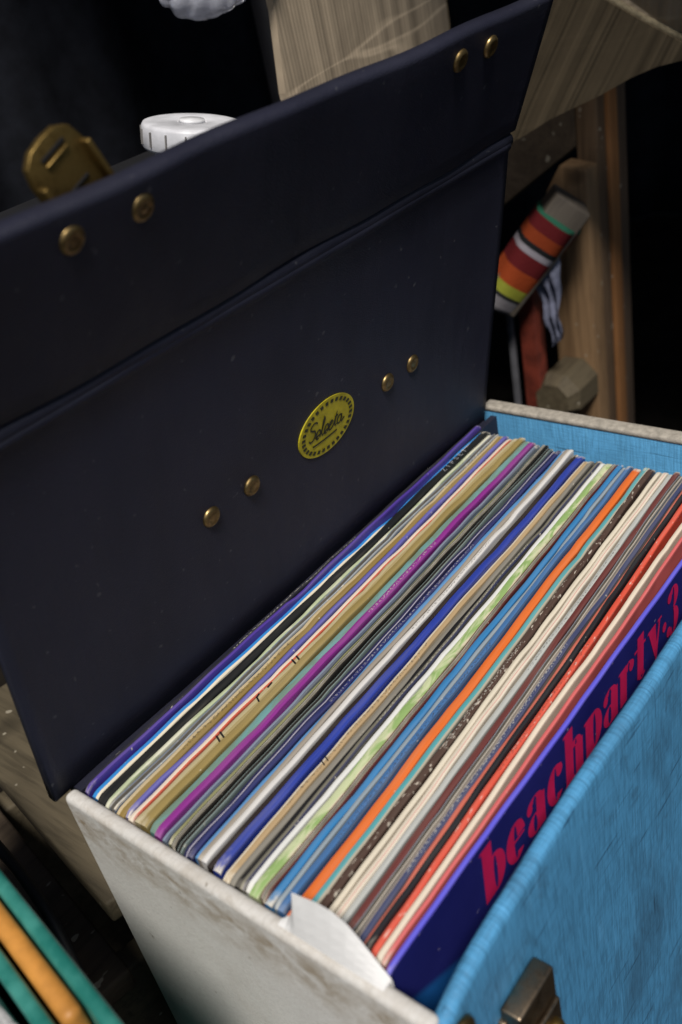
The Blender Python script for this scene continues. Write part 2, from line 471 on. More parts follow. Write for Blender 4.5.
# maker's oval badge: yellow, ring of dashes, name in script
bm = bmesh.new(); BU, BV, BA, BB = .1785, .0802, .0204, .0143
def bp(x, y, w_=-.0006): return PL(BU + x, BV + y, w_)
ring = [bp(BA*math.cos(2*math.pi*k/48), BB*math.sin(2*math.pi*k/48), -.00055) for k in range(48)]
base = [bp(BA*math.cos(2*math.pi*k/48), BB*math.sin(2*math.pi*k/48), .0006) for k in range(48)]
va = [bm.verts.new(p) for p in ring]; vb = [bm.verts.new(p) for p in base]
bm.faces.new(va)
for k in range(48): bm.faces.new((va[k], vb[k], vb[(k+1) % 48], va[(k+1) % 48]))
for k in range(30):                     # rim dashes
    a = 2*math.pi*(k+.5)/30; da = .058
    q = []
    for rr, aa in ((.80, a-da), (.80, a+da), (.92, a+da), (.92, a-da)):
        q.append(bm.verts.new(bp(BA*rr*math.cos(aa)*1.0, (BB*(rr-.02))*math.sin(aa), -.00075)))
    bm.faces.new(q).material_index = 1
def ribbon(bm, pts, wd, w_, mi, sx=1, sy=1, ox=0, oy=0, P=bp):
    pts = [Vector((ox + x*sx, oy + y*sy, 0)) for x, y in pts]
    prev = None
    for i, p in enumerate(pts):
        t = (pts[min(i+1, len(pts)-1)] - pts[max(0, i-1)]); t = t.normalized() if t.length else Vector((1, 0, 0))
        n = Vector((-t.y, t.x, 0))*wd/2
        cur = (bm.verts.new(P(p.x+n.x, p.y+n.y, w_)), bm.verts.new(P(p.x-n.x, p.y-n.y, w_)))
        if prev: bm.faces.new((prev[0], cur[0], cur[1], prev[1])).material_index = mi
        prev = cur
def arc(cx, cy_, rx, ry, a0, a1, n=10):
    return [(cx + rx*math.cos(R(a0+(a1-a0)*k/n)), cy_ + ry*math.sin(R(a0+(a1-a0)*k/n))) for k in range(n+1)]
# "Selecta" in joined-up strokes, unit = x-height 1, sheared to a script slant
script = [
    arc(.75, 1.75, .6, .45, 20, 200, 10) + arc(.7, .75, .55, .6, 90, -150, 12),                # S
    [(1.4, .25)] + arc(1.85, .5, .38, .5, -10, 300, 12),                                        # e
    [(2.2, .1), (2.45, .8), (2.75, 1.9), (2.6, 2.2), (2.45, 1.7), (2.5, .4), (2.75, .02), (2.95, .15)],  # l
    [(2.95, .15)] + arc(3.35, .5, .36, .5, -10, 300, 12),                                       # e
    [(3.6, .1)] + arc(4.25, .5, .42, .5, 60, 310, 12) + [(4.7, .3)],                            # c
    [(4.7, .3), (5.05, 1.7), (4.95, .3), (5.15, .02), (5.35, .2)], [(4.75, 1.15), (5.35, 1.2)], # t
    arc(5.8, .5, .4, .48, 50, 400, 14) + [(6.15, .95), (6.1, .2), (6.35, .02), (6.8, .35)],     # a
    arc(3.4, -.55, 2.4, .16, 200, 340, 8),                                                      # underline sweep
]
for st in script:
    st = [(x + .35*y, y) for x, y in st]
    ribbon(bm, st, .00092, -.0008, 1, .0040, .0043, -.0152, -.0030)
cpart('badge', bm, [M_yellow, M_badgeink], lid)

# latch hasps riveted to the outside of the flap, their tongues standing above its edge
def hasp(u, back, lean, v0):
    bm = bmesh.new(); o = PF(u, v0, .0075)
    d0 = Vector((0, math.sin(R(back)), math.cos(R(back)))); n = Vector((0, math.cos(R(back)), -math.sin(R(back))))
    s = Vector((1, 0, 0))*math.cos(R(lean)) + d0*math.sin(R(lean)); d = d0*math.cos(R(lean)) - Vector((1, 0, 0))*math.sin(R(lean))
    H, W = .0315, .0112
    out = [(-W, 0), (W, 0), (W, H*.74), (W*.86, H*.9), (W*.5, H*.985), (0, H), (-W*.5, H*.985), (-W*.86, H*.9), (-W, H*.74)]
    fr = [bm.verts.new(o + s*x + d*y) for x, y in out]; br = [bm.verts.new(o + s*x + d*y + n*.0028) for x, y in out]
    bm.faces.new(fr); bm.faces.new(br[::-1])
    for i in range(9):
        j = (i+1) % 9; bm.faces.new((fr[j], fr[i], br[i], br[j]))
    for sgn in (-1, 1):                       # pressed side flanges turned towards the lid
        add_box(bm, -.0009, .0009, 0, H*.72, -.0034, .0006, Matrix.Translation(o + s*sgn*(W-.0009)) @ Matrix((s, d, n)).transposed().to_4x4())
    # dark slot and its bent lip
    Mx = Matrix.Translation(o) @ Matrix((s, d, n)).transposed().to_4x4()
    add_box(bm, -W*.42, W*.5, H*.83, H*.875, -.0004, .0003, Mx, mi=1)
    add_box(bm, -W*.40, W*.48, H*.775, H*.805, -.0008, .0003, Mx)
    add_box(bm, -W*.2, W*.5, H*.44, H*.47, -.0005, .0003, Mx, mi=1)
    return bevel(cpart('hasp', bm, [M_hasp, M_black], flap), .0005, 2)
hasp(.0715, -4, 24, .0515); hasp(.2700, -14, 4, .0290)

# ------------------------------------------------------------------ the records
# y0, y1 : mm in front of the hinge;  words: look used for the label
BLK = (.012, .013, .014); CRM = (.66, .59, .46); WHT = (.66, .64, .58)
Sv = [
 (4.2, 6.6, 'dull charcoal', [(0, (.02, .02, .028))], {}),
 (6.7, 8.8, 'violet blue', [(0, (.065, .035, .26))], dict(wear=.3)),
 (8.9, 13.3, 'cream-edged sky blue', [(0, (.03, .22, .55)), (.62, CRM)], dict(wear=.6)),
 (13.5, 18.9, 'broad black lettered', [(0, BLK)], dict(wear=.25)),
 (19.0, 21.4, 'pale greenish cream', [(0, (.58, .57, .45))], dict(patch=(.36, .42, .25))),
 (21.5, 25.0, 'slate blue', [(0, (.11, .17, .29)), (.7, (.3, .33, .36))], dict(wear=.9)),
 (25.1, 30.3, 'golden brown and tan', [(0, (.50, .40, .24)), (.42, (.23, .155, .045))], dict(wear=.4)),
 (30.4, 33.0, 'periwinkle blue', [(0, (.11, .105, .36))], dict(wear=.5)),
 (33.1, 36.2, 'cream with a red line', [(0, (.68, .57, .46)), (.76, (.50, .09, .05))], dict(wear=.3)),
 (36.3, 41.0, 'khaki with inked pen marks', [(0, (.43, .37, .215)), (.55, (.33, .26, .12))], dict(wear=.3)),
 (41.1, 45.3, 'olive gold', [(0, (.27, .20, .07))], dict(wear=.35)),
 (45.4, 49.7, 'faded sea green', [(0, (.13, .28, .28))], dict(wear=.5, patch=(.15, .22, .17))),
 (49.8, 53.5, 'magenta purple', [(0, (.22, .025, .22))], dict(wear=.2)),
 (53.6, 56.2, 'cool blue grey', [(0, (.19, .24, .31)), (.6, (.08, .10, .14))], dict(wear=.4)),
 (56.3, 59.5, 'moss green', [(0, (.24, .24, .11))], dict(wear=.5)),
 (59.6, 62.7, 'narrow black', [(0, (.018, .016, .014))], dict(wear=.3)),
 (62.8, 65.4, 'dusty green grey', [(0, (.17, .22, .21))], dict(wear=.6)),
 (65.5, 68.2, 'pale-lined midnight blue', [(0, (.022, .022, .07)), (.62, (.36, .34, .40)), (.8, (.022, .022, .07))], dict(wear=.4)),
 (68.3, 71.0, 'plain navy', [(0, (.018, .024, .115))], dict(wear=.4)),
 (71.1, 74.0, 'cornflower blue', [(0, (.09, .25, .50))], dict(wear=.3)),
 (74.1, 76.5, 'warm taupe', [(0, (.30, .26, .215))], dict(wear=.3)),
 (76.6, 79.3, 'silvery white', [(0, (.60, .58, .56))], dict(wear=.1)),
 (79.4, 81.8, 'brownish black', [(0, (.022, .015, .014))], dict(wear=.3)),
 (81.9, 86.2, 'royal blue', [(0, (.022, .045, .30))], dict(wear=.1)),
 (86.3, 90.0, 'sandy tan with torn edge', [(0, (.62, .54, .40)), (.35, (.40, .28, .15))], dict(wear=.6)),
 (90.1, 92.8, 'stone grey', [(0, (.21, .195, .165))], dict(wear=.5)),
 (92.9, 95.1, 'jet black', [(0, (.012, .012, .014))], dict(wear=.6)),
 (95.2, 97.6, 'grey olive', [(0, (.15, .14, .105)), (.7, (.03, .033, .075))], dict(wear=.6)),
 (97.7, 100.3, 'clean white', [(0, (.66, .66, .64))], dict(wear=.1)),
 (100.4, 105.4, 'mottled pale green', [(0, (.52, .57, .34)), (.8, (.58, .52, .38))], dict(wear=.2, patch=(.21, .36, .10))),
 (105.5, 108.8, 'dark maroon', [(0, (.10, .025, .022))], dict(wear=.3)),
 (108.9, 112.1, 'strong mid blue', [(0, (.035, .19, .42))], dict(wear=.2)),
 (112.2, 114.2, 'pale grey blue', [(0, (.25, .30, .34))], dict(wear=.5)),
 (114.3, 118.2, 'steel blue', [(0, (.055, .15, .34)), (.75, (.03, .07, .15))], dict(wear=.3)),
 (118.3, 122.9, 'bright orange', [(0, (.68, .145, .025))], dict(wear=.3)),
 (123.0, 126.6, 'turquoise', [(0, (.09, .34, .37)), (.72, (.40, .36, .28))], dict(wear=.2)),
 (126.7, 130.1, 'speckled chocolate brown', [(0, (.075, .045, .035))], dict(wear=.9, speck=(.55, .48, .40))),
 (130.2, 132.7, 'ivory', [(0, (.66, .59, .47))], dict(wear=.2)),
 (132.8, 135.9, 'cream with a pink line', [(0, (.68, .60, .49)), (.55, (.60, .35, .30)), (.7, (.68, .60, .49))], dict(wear=.2)),
 (136.0, 138.8, 'pale silver grey', [(0, (.43, .44, .42))], dict(wear=.3)),
 (138.9, 141.8, 'wine brown', [(0, (.13, .035, .032))], dict(wear=.2)),
 (141.9, 144.1, 'two-tone blue grey', [(0, (.21, .25, .31)), (.72, (.45, .40, .34))], dict(wear=.5)),
 (144.2, 147.4, 'navy with a taupe line', [(0, (.28, .24, .21)), (.35, (.05, .06, .13))], dict(wear=.5)),
 (147.5, 149.4, 'salmon red', [(0, (.52, .13, .09))], dict(wear=.4)),
 (149.5, 151.7, 'charcoal black', [(0, (.022, .022, .026))], dict(wear=.5)),
 (151.8, 154.6, 'spotted coral red', [(0, (.64, .085, .05))], dict(wear=.6, speck=(.70, .45, .38))),
 (154.7, 157.2, 'creamy white', [(0, (.70, .60, .48))], dict(wear=.1)),
 (157.3, 159.1, 'rosy red', [(0, (.62, .13, .13))], dict(wear=.3)),
]
RL, RH = .312, .312
# the row fans a little: where each sleeve's centre line meets the near and the far end (mm in front of the hinge), and how far its far end sinks
FAN = [(5.4, 1.2, 0), (7.7, 3.2, 0), (17.4, 8.8, .5), (51, 38.8, 3.5), (76.8, 63.0, 5.5), (82.6, 69.0, 6), (101.2, 85.6, 7), (119.6, 102.3, 7.5), (151, 136.5, 6), (157.5, 152, 3), (162, 155.5, 2)]
def fan(y):
    y = max(FAN[0][0], y)
    for a, b in zip(FAN, FAN[1:]):
        if y <= b[0]:
            t = (y-a[0])/(b[0]-a[0]); return a[1]+(b[1]-a[1])*t, a[2]+(b[2]-a[2])*t
    return FAN[-1][1], FAN[-1][2]
M_coverdark = [plain('cover_board', c, .4, 0, .4, 30, .1) for c in ((.05, .045, .04), (.03, .035, .05), (.10, .085, .06))]

def sleeve_bm(t, seed, nx=46, H=RH, wob=.00028, sag=0., taper=0., mouth=False):
    """a closed card sleeve: full square, flat folded top or open mouth, softened top corners; UV u = metres along, v = across"""
    rnd = random.Random(seed); ph = [rnd.uniform(0, 6.28) for _ in range(5)]
    h = t/2; c = min(.0004, t*.16)
    if mouth:                                  # two card edges with the paper inner between them
        e = min(.00075, t*.24); dp = .0022 + rnd.uniform(0, .0016)
        prof = [(h, -H, 1), (h, -.06, 1), (h, -.006, 1), (h, -.0012, 0), (h, -c*.5, 0), (h-e*.35, 0, 0), (h-e*.8, 0, 0), (h-e, -c*.6, 2), (h-e, -dp, 2), (0, -dp+.0006, 2),
                (-h+e, -dp, 2), (-h+e, -c*.6, 0), (-h+e*.8, 0, 0), (-h+e*.35, 0, 0), (-h, -c*.5, 0), (-h, -.0012, 0), (-h, -.006, 1), (-h, -.06, 1), (-h, -H, 1)]
    else:
        prof = [(h, -H, 1), (h, -.06, 1), (h, -.006, 1), (h, -.0012, 0), (h, -c, 0), (h-c*.35, -c*.3, 0), (h-c, 0, 0), (h*.2, .00012, 0), (-h*.2, .00012, 0),
                (-h+c, 0, 0), (-h+c*.35, -c*.3, 0), (-h, -c, 0), (-h, -.0012, 0), (-h, -.006, 1), (-h, -.06, 1), (-h, -H, 1)]
    bm = bmesh.new(); uvl = bm.loops.layers.uv.new('UVMap'); rings = []
    xs = [RL*k/nx for k in range(nx+1)]
    xs = [0, .0006, .0014, .0030] + xs[1:-1] + [RL-.0030, RL-.0014, RL-.0006, RL]
    dent = [(rnd.uniform(.02, .29), rnd.uniform(.0004, .0013), rnd.uniform(.003, .012)) for _ in range(4)]
    cn = rnd.uniform(.0004, .0022)
    for x in xs:
        dy = wob*(math.sin(x*21+ph[0]) + .6*math.sin(x*47+ph[1])); e_ = min(x, RL-x)
        drop = cn*max(0, 1-e_/.004)**2 + .0003*math.sin(x*60+ph[2]) + .00015*math.sin(x*210+ph[3])
        if wob: drop += sum(d*math.exp(-((x-p)/w_)**2) for p, d, w_ in dent)*.6
        tk = 1 - taper*x/RL
        rings.append([(bm.verts.new((x, y*tk + dy, z - (drop if z > -.05 else 0))), x, (-y/t + .5)) for y, z, _ in prof])
    n = len(prof)
    for a, b in zip(rings, rings[1:]):
        for k in range(n-1):
            f = bm.faces.new((a[k][0], b[k][0], b[k+1][0], a[k+1][0]))
            f.material_index = max(prof[k][2], prof[k+1][2]) if prof[k][2] != 2 or prof[k+1][2] != 0 else 2
            for lp, q in zip(f.loops, (a[k], b[k], b[k+1], a[k+1])): lp[uvl].uv = (q[1], q[2])
        bm.faces.new((a[-1][0], b[-1][0], b[0][0], a[0][0])).material_index = 1
    for rg, fl in ((rings[0], 1), (rings[-1], 0)):
        f = bm.faces.new([q[0] for q in (rg if fl else rg[::-1])]); f.material_index = 1
    bmesh.ops.recalc_face_normals(bm, faces=bm.faces)
    return bm

def label_for(i):
    me = Sv[i][2]
    prev = Sv[i-1][2].split(' with ')[0] if i else None
    nxt = Sv[i+1][2].split(' with ')[0] if i+1 < len(Sv) else 'navy and crimson front'
    if prev is None: return 'dull charcoal record sleeve rearmost of the row, against the raised navy lid'
    return '%s record sleeve between the %s and %s ones' % (me, prev, nxt)

sleeves = {}
M_inner = [plain('inner_paper', c, .8, 0, .3, 60, .2) for c in ((.42, .39, .33), (.05, .045, .04), (.22, .20, .17))]
def sharp(o):
    m = o.modifiers.new('split', 'EDGE_SPLIT'); m.split_angle = R(24)
for i, (y0, y1, words, bands, kw) in enumerate(Sv):
    rnd = random.Random(i*13+5)
    y0, y1 = (6.6 + (q-6.6)*.984 for q in (y0, y1)); t = (y1-y0)/1000*rnd.uniform(.84, .95)
    MOUTH = (y1-y0) > 2.0 and i not in (2, 3, 8, 9, 10, 12, 14, 19, 23, 24, 29, 31, 33, 34, 36, 45) and rnd.random() < .42
    mat = spine_mat(words.split(' with ')[0].replace(' ', '_')+'_spine', bands, seed=i+1, endw=rnd.choice((0., .15, .3, .9)), prt=None if MOUTH or i % 3 or i in (3, 9) else ((.5, .48, .42) if max(bands[0][1]) < .3 else (.05, .045, .04)), **kw)
    cov = MB(words.split(' with ')[0].replace(' ', '_')+'_cover', .38)
    cc = bands[0][1]
    nz = cov.noise(cov.vec((24, 24, 24), loc=(i, 0, 0)), 1, 3)
    cov.color(cov.mix(cov.ramp(nz, [(.35, 0.), (.65, 1.)]), tuple(x*.5 for x in cc), tuple(x*.9 for x in cc)))
    o = obj('record_sleeve', sleeve_bm(t, i, taper=max(0, min(.22, 1-(fan(y1)[0]-fan(y0)[0])/(y1-y0))), mouth=MOUTH), [mat, cov.m, M_inner[i % 3]], None, True)
    sharp(o)
    s = i/len(Sv)
    x = .0068 + rnd.uniform(0, .0016) + (.003*(s > .72))
    o.location = (x, -(y0+y1)/2000, rnd.uniform(-.0024, .0006))
    yc = (y0+y1)/2; yf, dz = fan(yc)
    o.rotation_euler = (R(rnd.uniform(-.12, .12)), math.asin(dz/1000/RL) + R(rnd.uniform(-.2, .2)), math.asin((yc-yf)/1000/RL) + R(rnd.uniform(-.03, .03)))
    tag(o, label_for(i), 'record sleeve', 'record sleeves filed in the blue case')
    sleeves[i] = (o, t)

# pen marks on the khaki spine, tiny lettering on the black one
def spine_strokes(i, strokes, mat, wd, ox, name):
    o, t = sleeves[i]; bm = bmesh.new()
    for st in strokes:
        ribbon(bm, st, wd, .00062, 0, 1, 1, ox, 0, P=lambda x, y, w_: Vector((x, y, w_)))
    return obj(name, bm, mat, o)
M_ink = plain('black_ink', (.012, .012, .014), .5)
M_silver = plain('silver_lettering', (.45, .45, .46), .4)
def seg_text(word, h, wd, adv):
    G = {'Z': [[(0, 1), (.7, 1), (0, 0), (.7, 0)]], 'I': [[(.3, 1), (.3, 0)]],
         'P': [[(0, 0), (0, 1), (.55, 1), (.65, .75), (.55, .5), (0, .5)]],
         'S': [[(.65, .9), (.35, 1), (.05, .8), (.35, .5), (.65, .25), (.35, 0), (0, .12)]],
         'E': [[(.65, 1), (0, 1), (0, 0), (.65, 0)], [(0, .5), (.5, .5)]], 'T': [[(.35, 1), (.35, 0)], [(0, 1), (.7, 1)]], ' ': []}
    out = []
    for k, ch in enumerate(word):
        for st in G[ch]: out.append([(k*adv + x*wd, (y-.5)*h) for x, y in st])
    return out
spine_strokes(3, seg_text('ZIPSET', .0028, .0030, .0044), M_silver, .00034, .262, 'spine_lettering')
pen = [[(.0985, -.0021), (.1003, .0022)], [(.1012, -.0021), (.1032, .0019)],
       [(.0725, -.0016), (.0742, .0012), (.0765, .0016)], [(.0810, .0006), (.0845, .0010)],
       [(.0465, -.0021), (.0486, .0021)], [(.0492, -.0019), (.0510, .0022)]]
for st in pen: spine_strokes(9, [st], M_ink, .00085, 0, 'pen_mark')
for st in ([(.060, -.0014), (.0615, .0014)], [(.0625, -.0014), (.064, .0015)]): spine_strokes(24, [st], M_ink, .0005, 0, 'pen_mark')

# front record: navy cover, fat crimson display lettering
bm_ = sleeve_bm(.0018, 99, wob=0.)
mt = spine_mat('bright_blue_edge_spine', [(0, (.11, .10, .62))], wear=.3, seed=60)
cv = MB('navy_cover', .3)
xyz = cv.sep('Object')
n1 = cv.noise(cv.vec((16, 16, 16)), 1, 4, .6, .3)
cc = cv.mix(cv.ramp(n1, [(.3, 0.), (.75, 1.)]), (.010, .012, .105), (.020, .023, .165))
sp = cv.noise(cv.vec((330, 330, 330)), 1, 1)
cc = cv.mix(cv.ramp(sp, [(.75, 0.), (.78, .6)]), cc, (.35, .32, .45))
band = cv.math('ADD', cv.math('MULTIPLY', xyz[2], -1.), cv.math('MULTIPLY', xyz[0], -.5))
cc = cv.mix(cv.ramp(band, [(.0215, 0.), (.0225, 1.)]), cc, (.012, .10, .33))
cv.color(cc)
fr = obj('record_sleeve', bm_, [mt, cv.m], None, True); sharp(fr)
fr.location = (.0085, -.1585, -.0003); fr.rotation_euler = (0, math.asin(.001/RL), math.asin(.0012/RL))
tag(fr, 'navy record sleeve with crimson beachparty 3 lettering behind the blue front panel', 'record sleeve', 'record sleeves filed in the blue case')

# lettering as flat shapes on the cover; unit = x-height
bm = bmesh.new(); LZ = [0]
def TP(x, y):
    return Vector((x + .06*y*1.0, -.00095 - LZ[0], y))
def quad(pts):
    LZ[0] += .0000065
    bm.faces.new([bm.verts.new(TP(x, y)) for x, y in pts])
def stem(x, w_, y0, y1): quad([(x, y0), (x+w_, y0), (x+w_, y1), (x, y1)])
def bowl(cx, cyy, rx, ry, th, a0=0, a1=360, thin=.14, n=26):
    """ring with vertical stress: thick sides, hairline top and bottom"""
    LZ[0] += .0000065
    a_ = []
    for k in range(n+1):
        a = R(a0 + (a1-a0)*k/n); c, s_ = math.cos(a), math.sin(a)
        a_.append((bm.verts.new(TP(cx+rx*c, cyy+ry*s_)), bm.verts.new(TP(cx+(rx-th)*c, cyy+(ry-ry*thin)*s_))))
    for p, q in zip(a_, a_[1:]): bm.faces.new((p[0], q[0], q[1], p[1]))
def ball(cx, cyy, r):
    LZ[0] += .0000065
    bm.faces.new([bm.verts.new(TP(cx + r*.8*math.cos(2*math.pi*k/16), cyy + r*math.sin(2*math.pi*k/16))) for k in range(16)])
def serif(x0, x1, y, h=.0012): quad([(x0, y), (x1, y), (x1-.0004, y+h), (x0+.0008, y+h)])
XH, AS, DS, SW = .0195, .0275, -.008, .0064
def glyph(ch, x):
    if ch == 'b':
        stem(x, SW, 0, AS); serif(x-.0016, x+SW*.7, AS-.0012); bowl(x+.0078, XH*.5, .0068, XH*.5, .0056)
    elif ch == 'h':
        stem(x, SW, 0, AS); serif(x-.0016, x+SW*.7, AS-.0012); stem(x+.0082, SW, 0, XH*.82); bowl(x+.0088, XH*.80, .0046, XH*.2, .0040, 0, 180)
        serif(x-.001, x+SW+.001, 0); serif(x+.0074, x+.0146, 0)
    elif ch == 'e':
        bowl(x+.0066, XH*.5, .0070, XH*.5, .0058, 12, 318); stem(x+.003, .0098, XH*.50, XH*.56)
        bowl(x+.0075, XH*.62, .0055, XH*.38, .0042, 0, 90)
    elif ch == 'a':
        stem(x+.0072, SW, 0, XH*.84); bowl(x+.0062, XH*.80, .0060, XH*.2, .0046, 0, 165); ball(x+.0022, XH*.78, .0026)
        bowl(x+.0058, XH*.27, .0058, XH*.27, .0044)
    elif ch == 'c':
        bowl(x+.0066, XH*.5, .0069, XH*.5, .0058, 35, 318); ball(x+.0098, XH*.78, .0031)
    elif ch == 'p':
        stem(x, SW, DS, XH); serif(x-.0016, x+SW*.7, XH-.0012); bowl(x+.0078, XH*.5, .0068, XH*.5, .0056)
    elif ch == 'r':
        stem(x, SW, 0, XH); serif(x-.0016, x+SW*.7, XH-.0012); bowl(x+.0085, XH*.78, .0046, XH*.22, .0036, 30, 180); ball(x+.0112, XH*.80, .0030)
    elif ch == 't':
        stem(x+.0025, SW, .002, XH*1.28); quad([(x-.0005, XH*.93), (x+.0108, XH*.93), (x+.0108, XH), (x-.0005, XH)]); bowl(x+.0070, .0045, .0042, .0045, .0030, 180, 330)
    elif ch == 'y':
        quad([(x, XH), (x+SW+.001, XH), (x+.0100, .002), (x+.0072, .001)]); quad([(x+.0112, XH), (x+.0128, XH), (x+.0088, -.004), (x+.0068, -.004)])
        ball(x+.0052, -.0045, .0028); serif(x-.001, x+SW+.0016, XH-.0010); serif(x+.0094, x+.0144, XH-.0010)
    elif ch == '.':
        ball(x+.0025, XH*.52, .0026)
    elif ch == '3':
        bowl(x+.0052, XH*1.05, .0056, XH*.33, .0046, -80, 155); bowl(x+.0055, XH*.36, .0064, XH*.38, .0052, -155, 85)
        ball(x+.0012, XH*1.15, .0028); ball(x+.0008, XH*.20, .0028)
xx = 0
for ch, adv in (('b', .0158), ('e', .0152), ('a', .0158), ('c', .0150), ('h', .0172), ('p', .0160), ('a', .0160), ('r', .0146), ('t', .0138), ('y', .0150), ('.', .0066), ('3', .015)):
    glyph(ch, xx); xx += adv
lt = obj('cover_lettering', bm, plain('crimson_print', (.56, .014, .095), .4, 0, .12, 60, .05), fr)
lt.location = (.0535, 0, -.0315)

# ------------------------------------------------------------------ loose white paper over the near end
bm = bmesh.new()
top = [(.1185, .0018), (.1215, .0035), (.1238, .0080), (.1250, .0135), (.1262, .0192), (.1300, .0188), (.1351, .0189), (.1410, .0180), (.1468, .0152), (.1505, .0118), (.1545, .0080), (.158, .0048), (.1625, .0016)]
rows = []
for y, z in top:
    zb = .0014
    rows.append([bm.verts.new((.0026 + .0035*math.sin((y-.119)*60)*k/4 + .0006*k, -y, zb + (max(z, zb+.0004)-zb)*k/4)) for k in range(5)])
for a, b in zip(rows, rows[1:]):
    for k in range(4): bm.faces.new((a[k], b[k], b[k+1], a[k+1]))
# foot of the sheet tucked down inside the case
low = [[bm.verts.new((.0074, r[0].co.y, -.05)), ] for r in rows]
mid = [bm.verts.new((.0070, r[0].co.y, .0006)) for r in rows]
for i in range(len(rows)-1):
    bm.faces.new((rows[i][0], rows[i+1][0], mid[i+1], mid[i])); bm.faces.new((mid[i], mid[i+1], low[i+1][0], low[i][0]))
pp_ = obj('torn_paper', bm, M_paper, None, False)
so = pp_.modifiers.new('thick', 'SOLIDIFY'); so.thickness = .00025
tag(pp_, 'torn scrap of white paper sticking up over the off white end of the case', 'paper')

# ------------------------------------------------------------------ things behind the lid
# dark crate that carries the reel
bc = obj('black_crate', box_bm(.10, .315, .055, .17, FLOOR+.001, .1765), plain('black_paint', (.008, .008, .010), .7)); bevel(bc, .004, 2)
tag(bc, 'black crate standing behind the raised lid under the white reel', 'crate')
reel = thing('tape_reel', 'white round plastic reel with a ribbed rim lying on the black crate', 'reel', (.2480, .106, .1765))
reel.rotation_euler = (R(9), R(9), 0); reel.scale = (.88, .88, .9)
M_wp = plain('white_plastic', (.62, .62, .65), .42, 0, .15, 90, .1)
bm = bmesh.new()
add_lathe(bm, [(.021, .0015), (.0225, .004), (.0225, .0075), (.0285, .0085), (.0295, .010), (.0295, .0205), (.0285, .0222), (.0265, .0226), (.009, .0226), (.0085, .0218), (.0001, .0218)], None, 48)
obj('body', bm, M_wp, reel, True)
bm = bmesh.new(); add_lathe(bm, [(.0078, .0222), (.0072, .0240), (.0001, .0243)], None, 28); obj('hub', bm, plain('white_hub', (.8, .8, .82), .35), reel, True)
bm = bmesh.new()
for k in range(16):
    a = 2*math.pi*k/16; M = Matrix.Rotation(a, 4, 'Z')
    add_box(bm, .0292, .0304, -.0034, -.0026, .0115, .0195, M)
obj('rim_ribs', bm, plain('grey_ribs', (.2, .19, .18), .5), reel)
bm = bmesh.new(); add_lathe(bm, [(.0055, 0), (.006, .001), (.006, .007), (.0055, .008)], Matrix.Translation((-.0165, -.012, .0005)), 20)
obj('foot', bm, M_wp, reel, True)

# vertical black pole near the drape
bm = bmesh.new(); add_tube(bm, [(.535, .30, FLOOR+.001), (.535, .30, .5)], .012, 16)
tag(obj('black_pole', bm, plain('dull_black_tube', (.008, .008, .010), .6, spec=.15), None, True), 'thin black pole standing behind the case, beside the cardboard', 'pole')

# cardboard boxes behind
cb = thing('cardboard_box', 'creased brown cardboard box behind the lid, seen at its flat ribbed side', 'cardboard box', (.45, .2, .10))
bb = obj('black_box', box_bm(.33, .455, .12, .32, FLOOR+.001, .0985), plain('black_card', (.008, .008, .009), .8, spec=.15)); bevel(bb, .003, 2)
tag(bb, 'low black box under the brown cardboard box behind the lid', 'box')
side = [(.348, .135, .10), (.3555, .135, .16), (.353, .135, .185), (.3585, .135, .23), (.3545, .135, .30), (.56, .155, .30), (.565, .155, .10)]
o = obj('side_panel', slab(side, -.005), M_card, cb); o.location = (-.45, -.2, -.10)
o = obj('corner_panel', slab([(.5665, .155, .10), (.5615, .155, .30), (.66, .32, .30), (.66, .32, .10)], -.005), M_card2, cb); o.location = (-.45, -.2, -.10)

fl = thing('cardboard_sheet', 'dark ribbed cardboard sheet with a folded lighter edge sloping above the wooden frame', 'cardboard', (.6, .1, .12))
A_ = [(.5316,.0984,.1013),(.5399,.0798,.1093),(.5469,.0628,.118),(.5546,.0469,.1236),(.562,.0313,.1291),(.5702,.0128,.1374),(.5775,-.0019,.1419),(.5863,-.017,.1434),(.594,-.0296,.1441),(.5647,-.0011,.1719),(.548,.0148,.1883),(.525,.0367,.2107),(.5121,.054,.2159),(.5252,.0819,.1418)]
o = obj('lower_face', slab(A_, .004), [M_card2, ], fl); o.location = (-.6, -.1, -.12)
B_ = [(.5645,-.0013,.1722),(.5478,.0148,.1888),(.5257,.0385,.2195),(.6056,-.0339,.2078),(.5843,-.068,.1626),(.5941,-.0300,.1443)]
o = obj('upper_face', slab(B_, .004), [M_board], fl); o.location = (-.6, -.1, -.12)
bm = bmesh.new(); add_tube(bm, [(.5940,-.0302,.1444), (.5645,-.0012,.1723), (.5478,.0146,.1888), (.5252,.0370,.2125)], .0026, 8)
o = obj('fold_edge', bm, M_cardedge, fl, True); o.location = (-.6, -.1, -.12)
bm = bmesh.new(); add_tube(bm, A_[:9], .0018, 6)
o = obj('torn_edge', bm, M_cardedge, fl, True); o.location = (-.6, -.1, -.12)

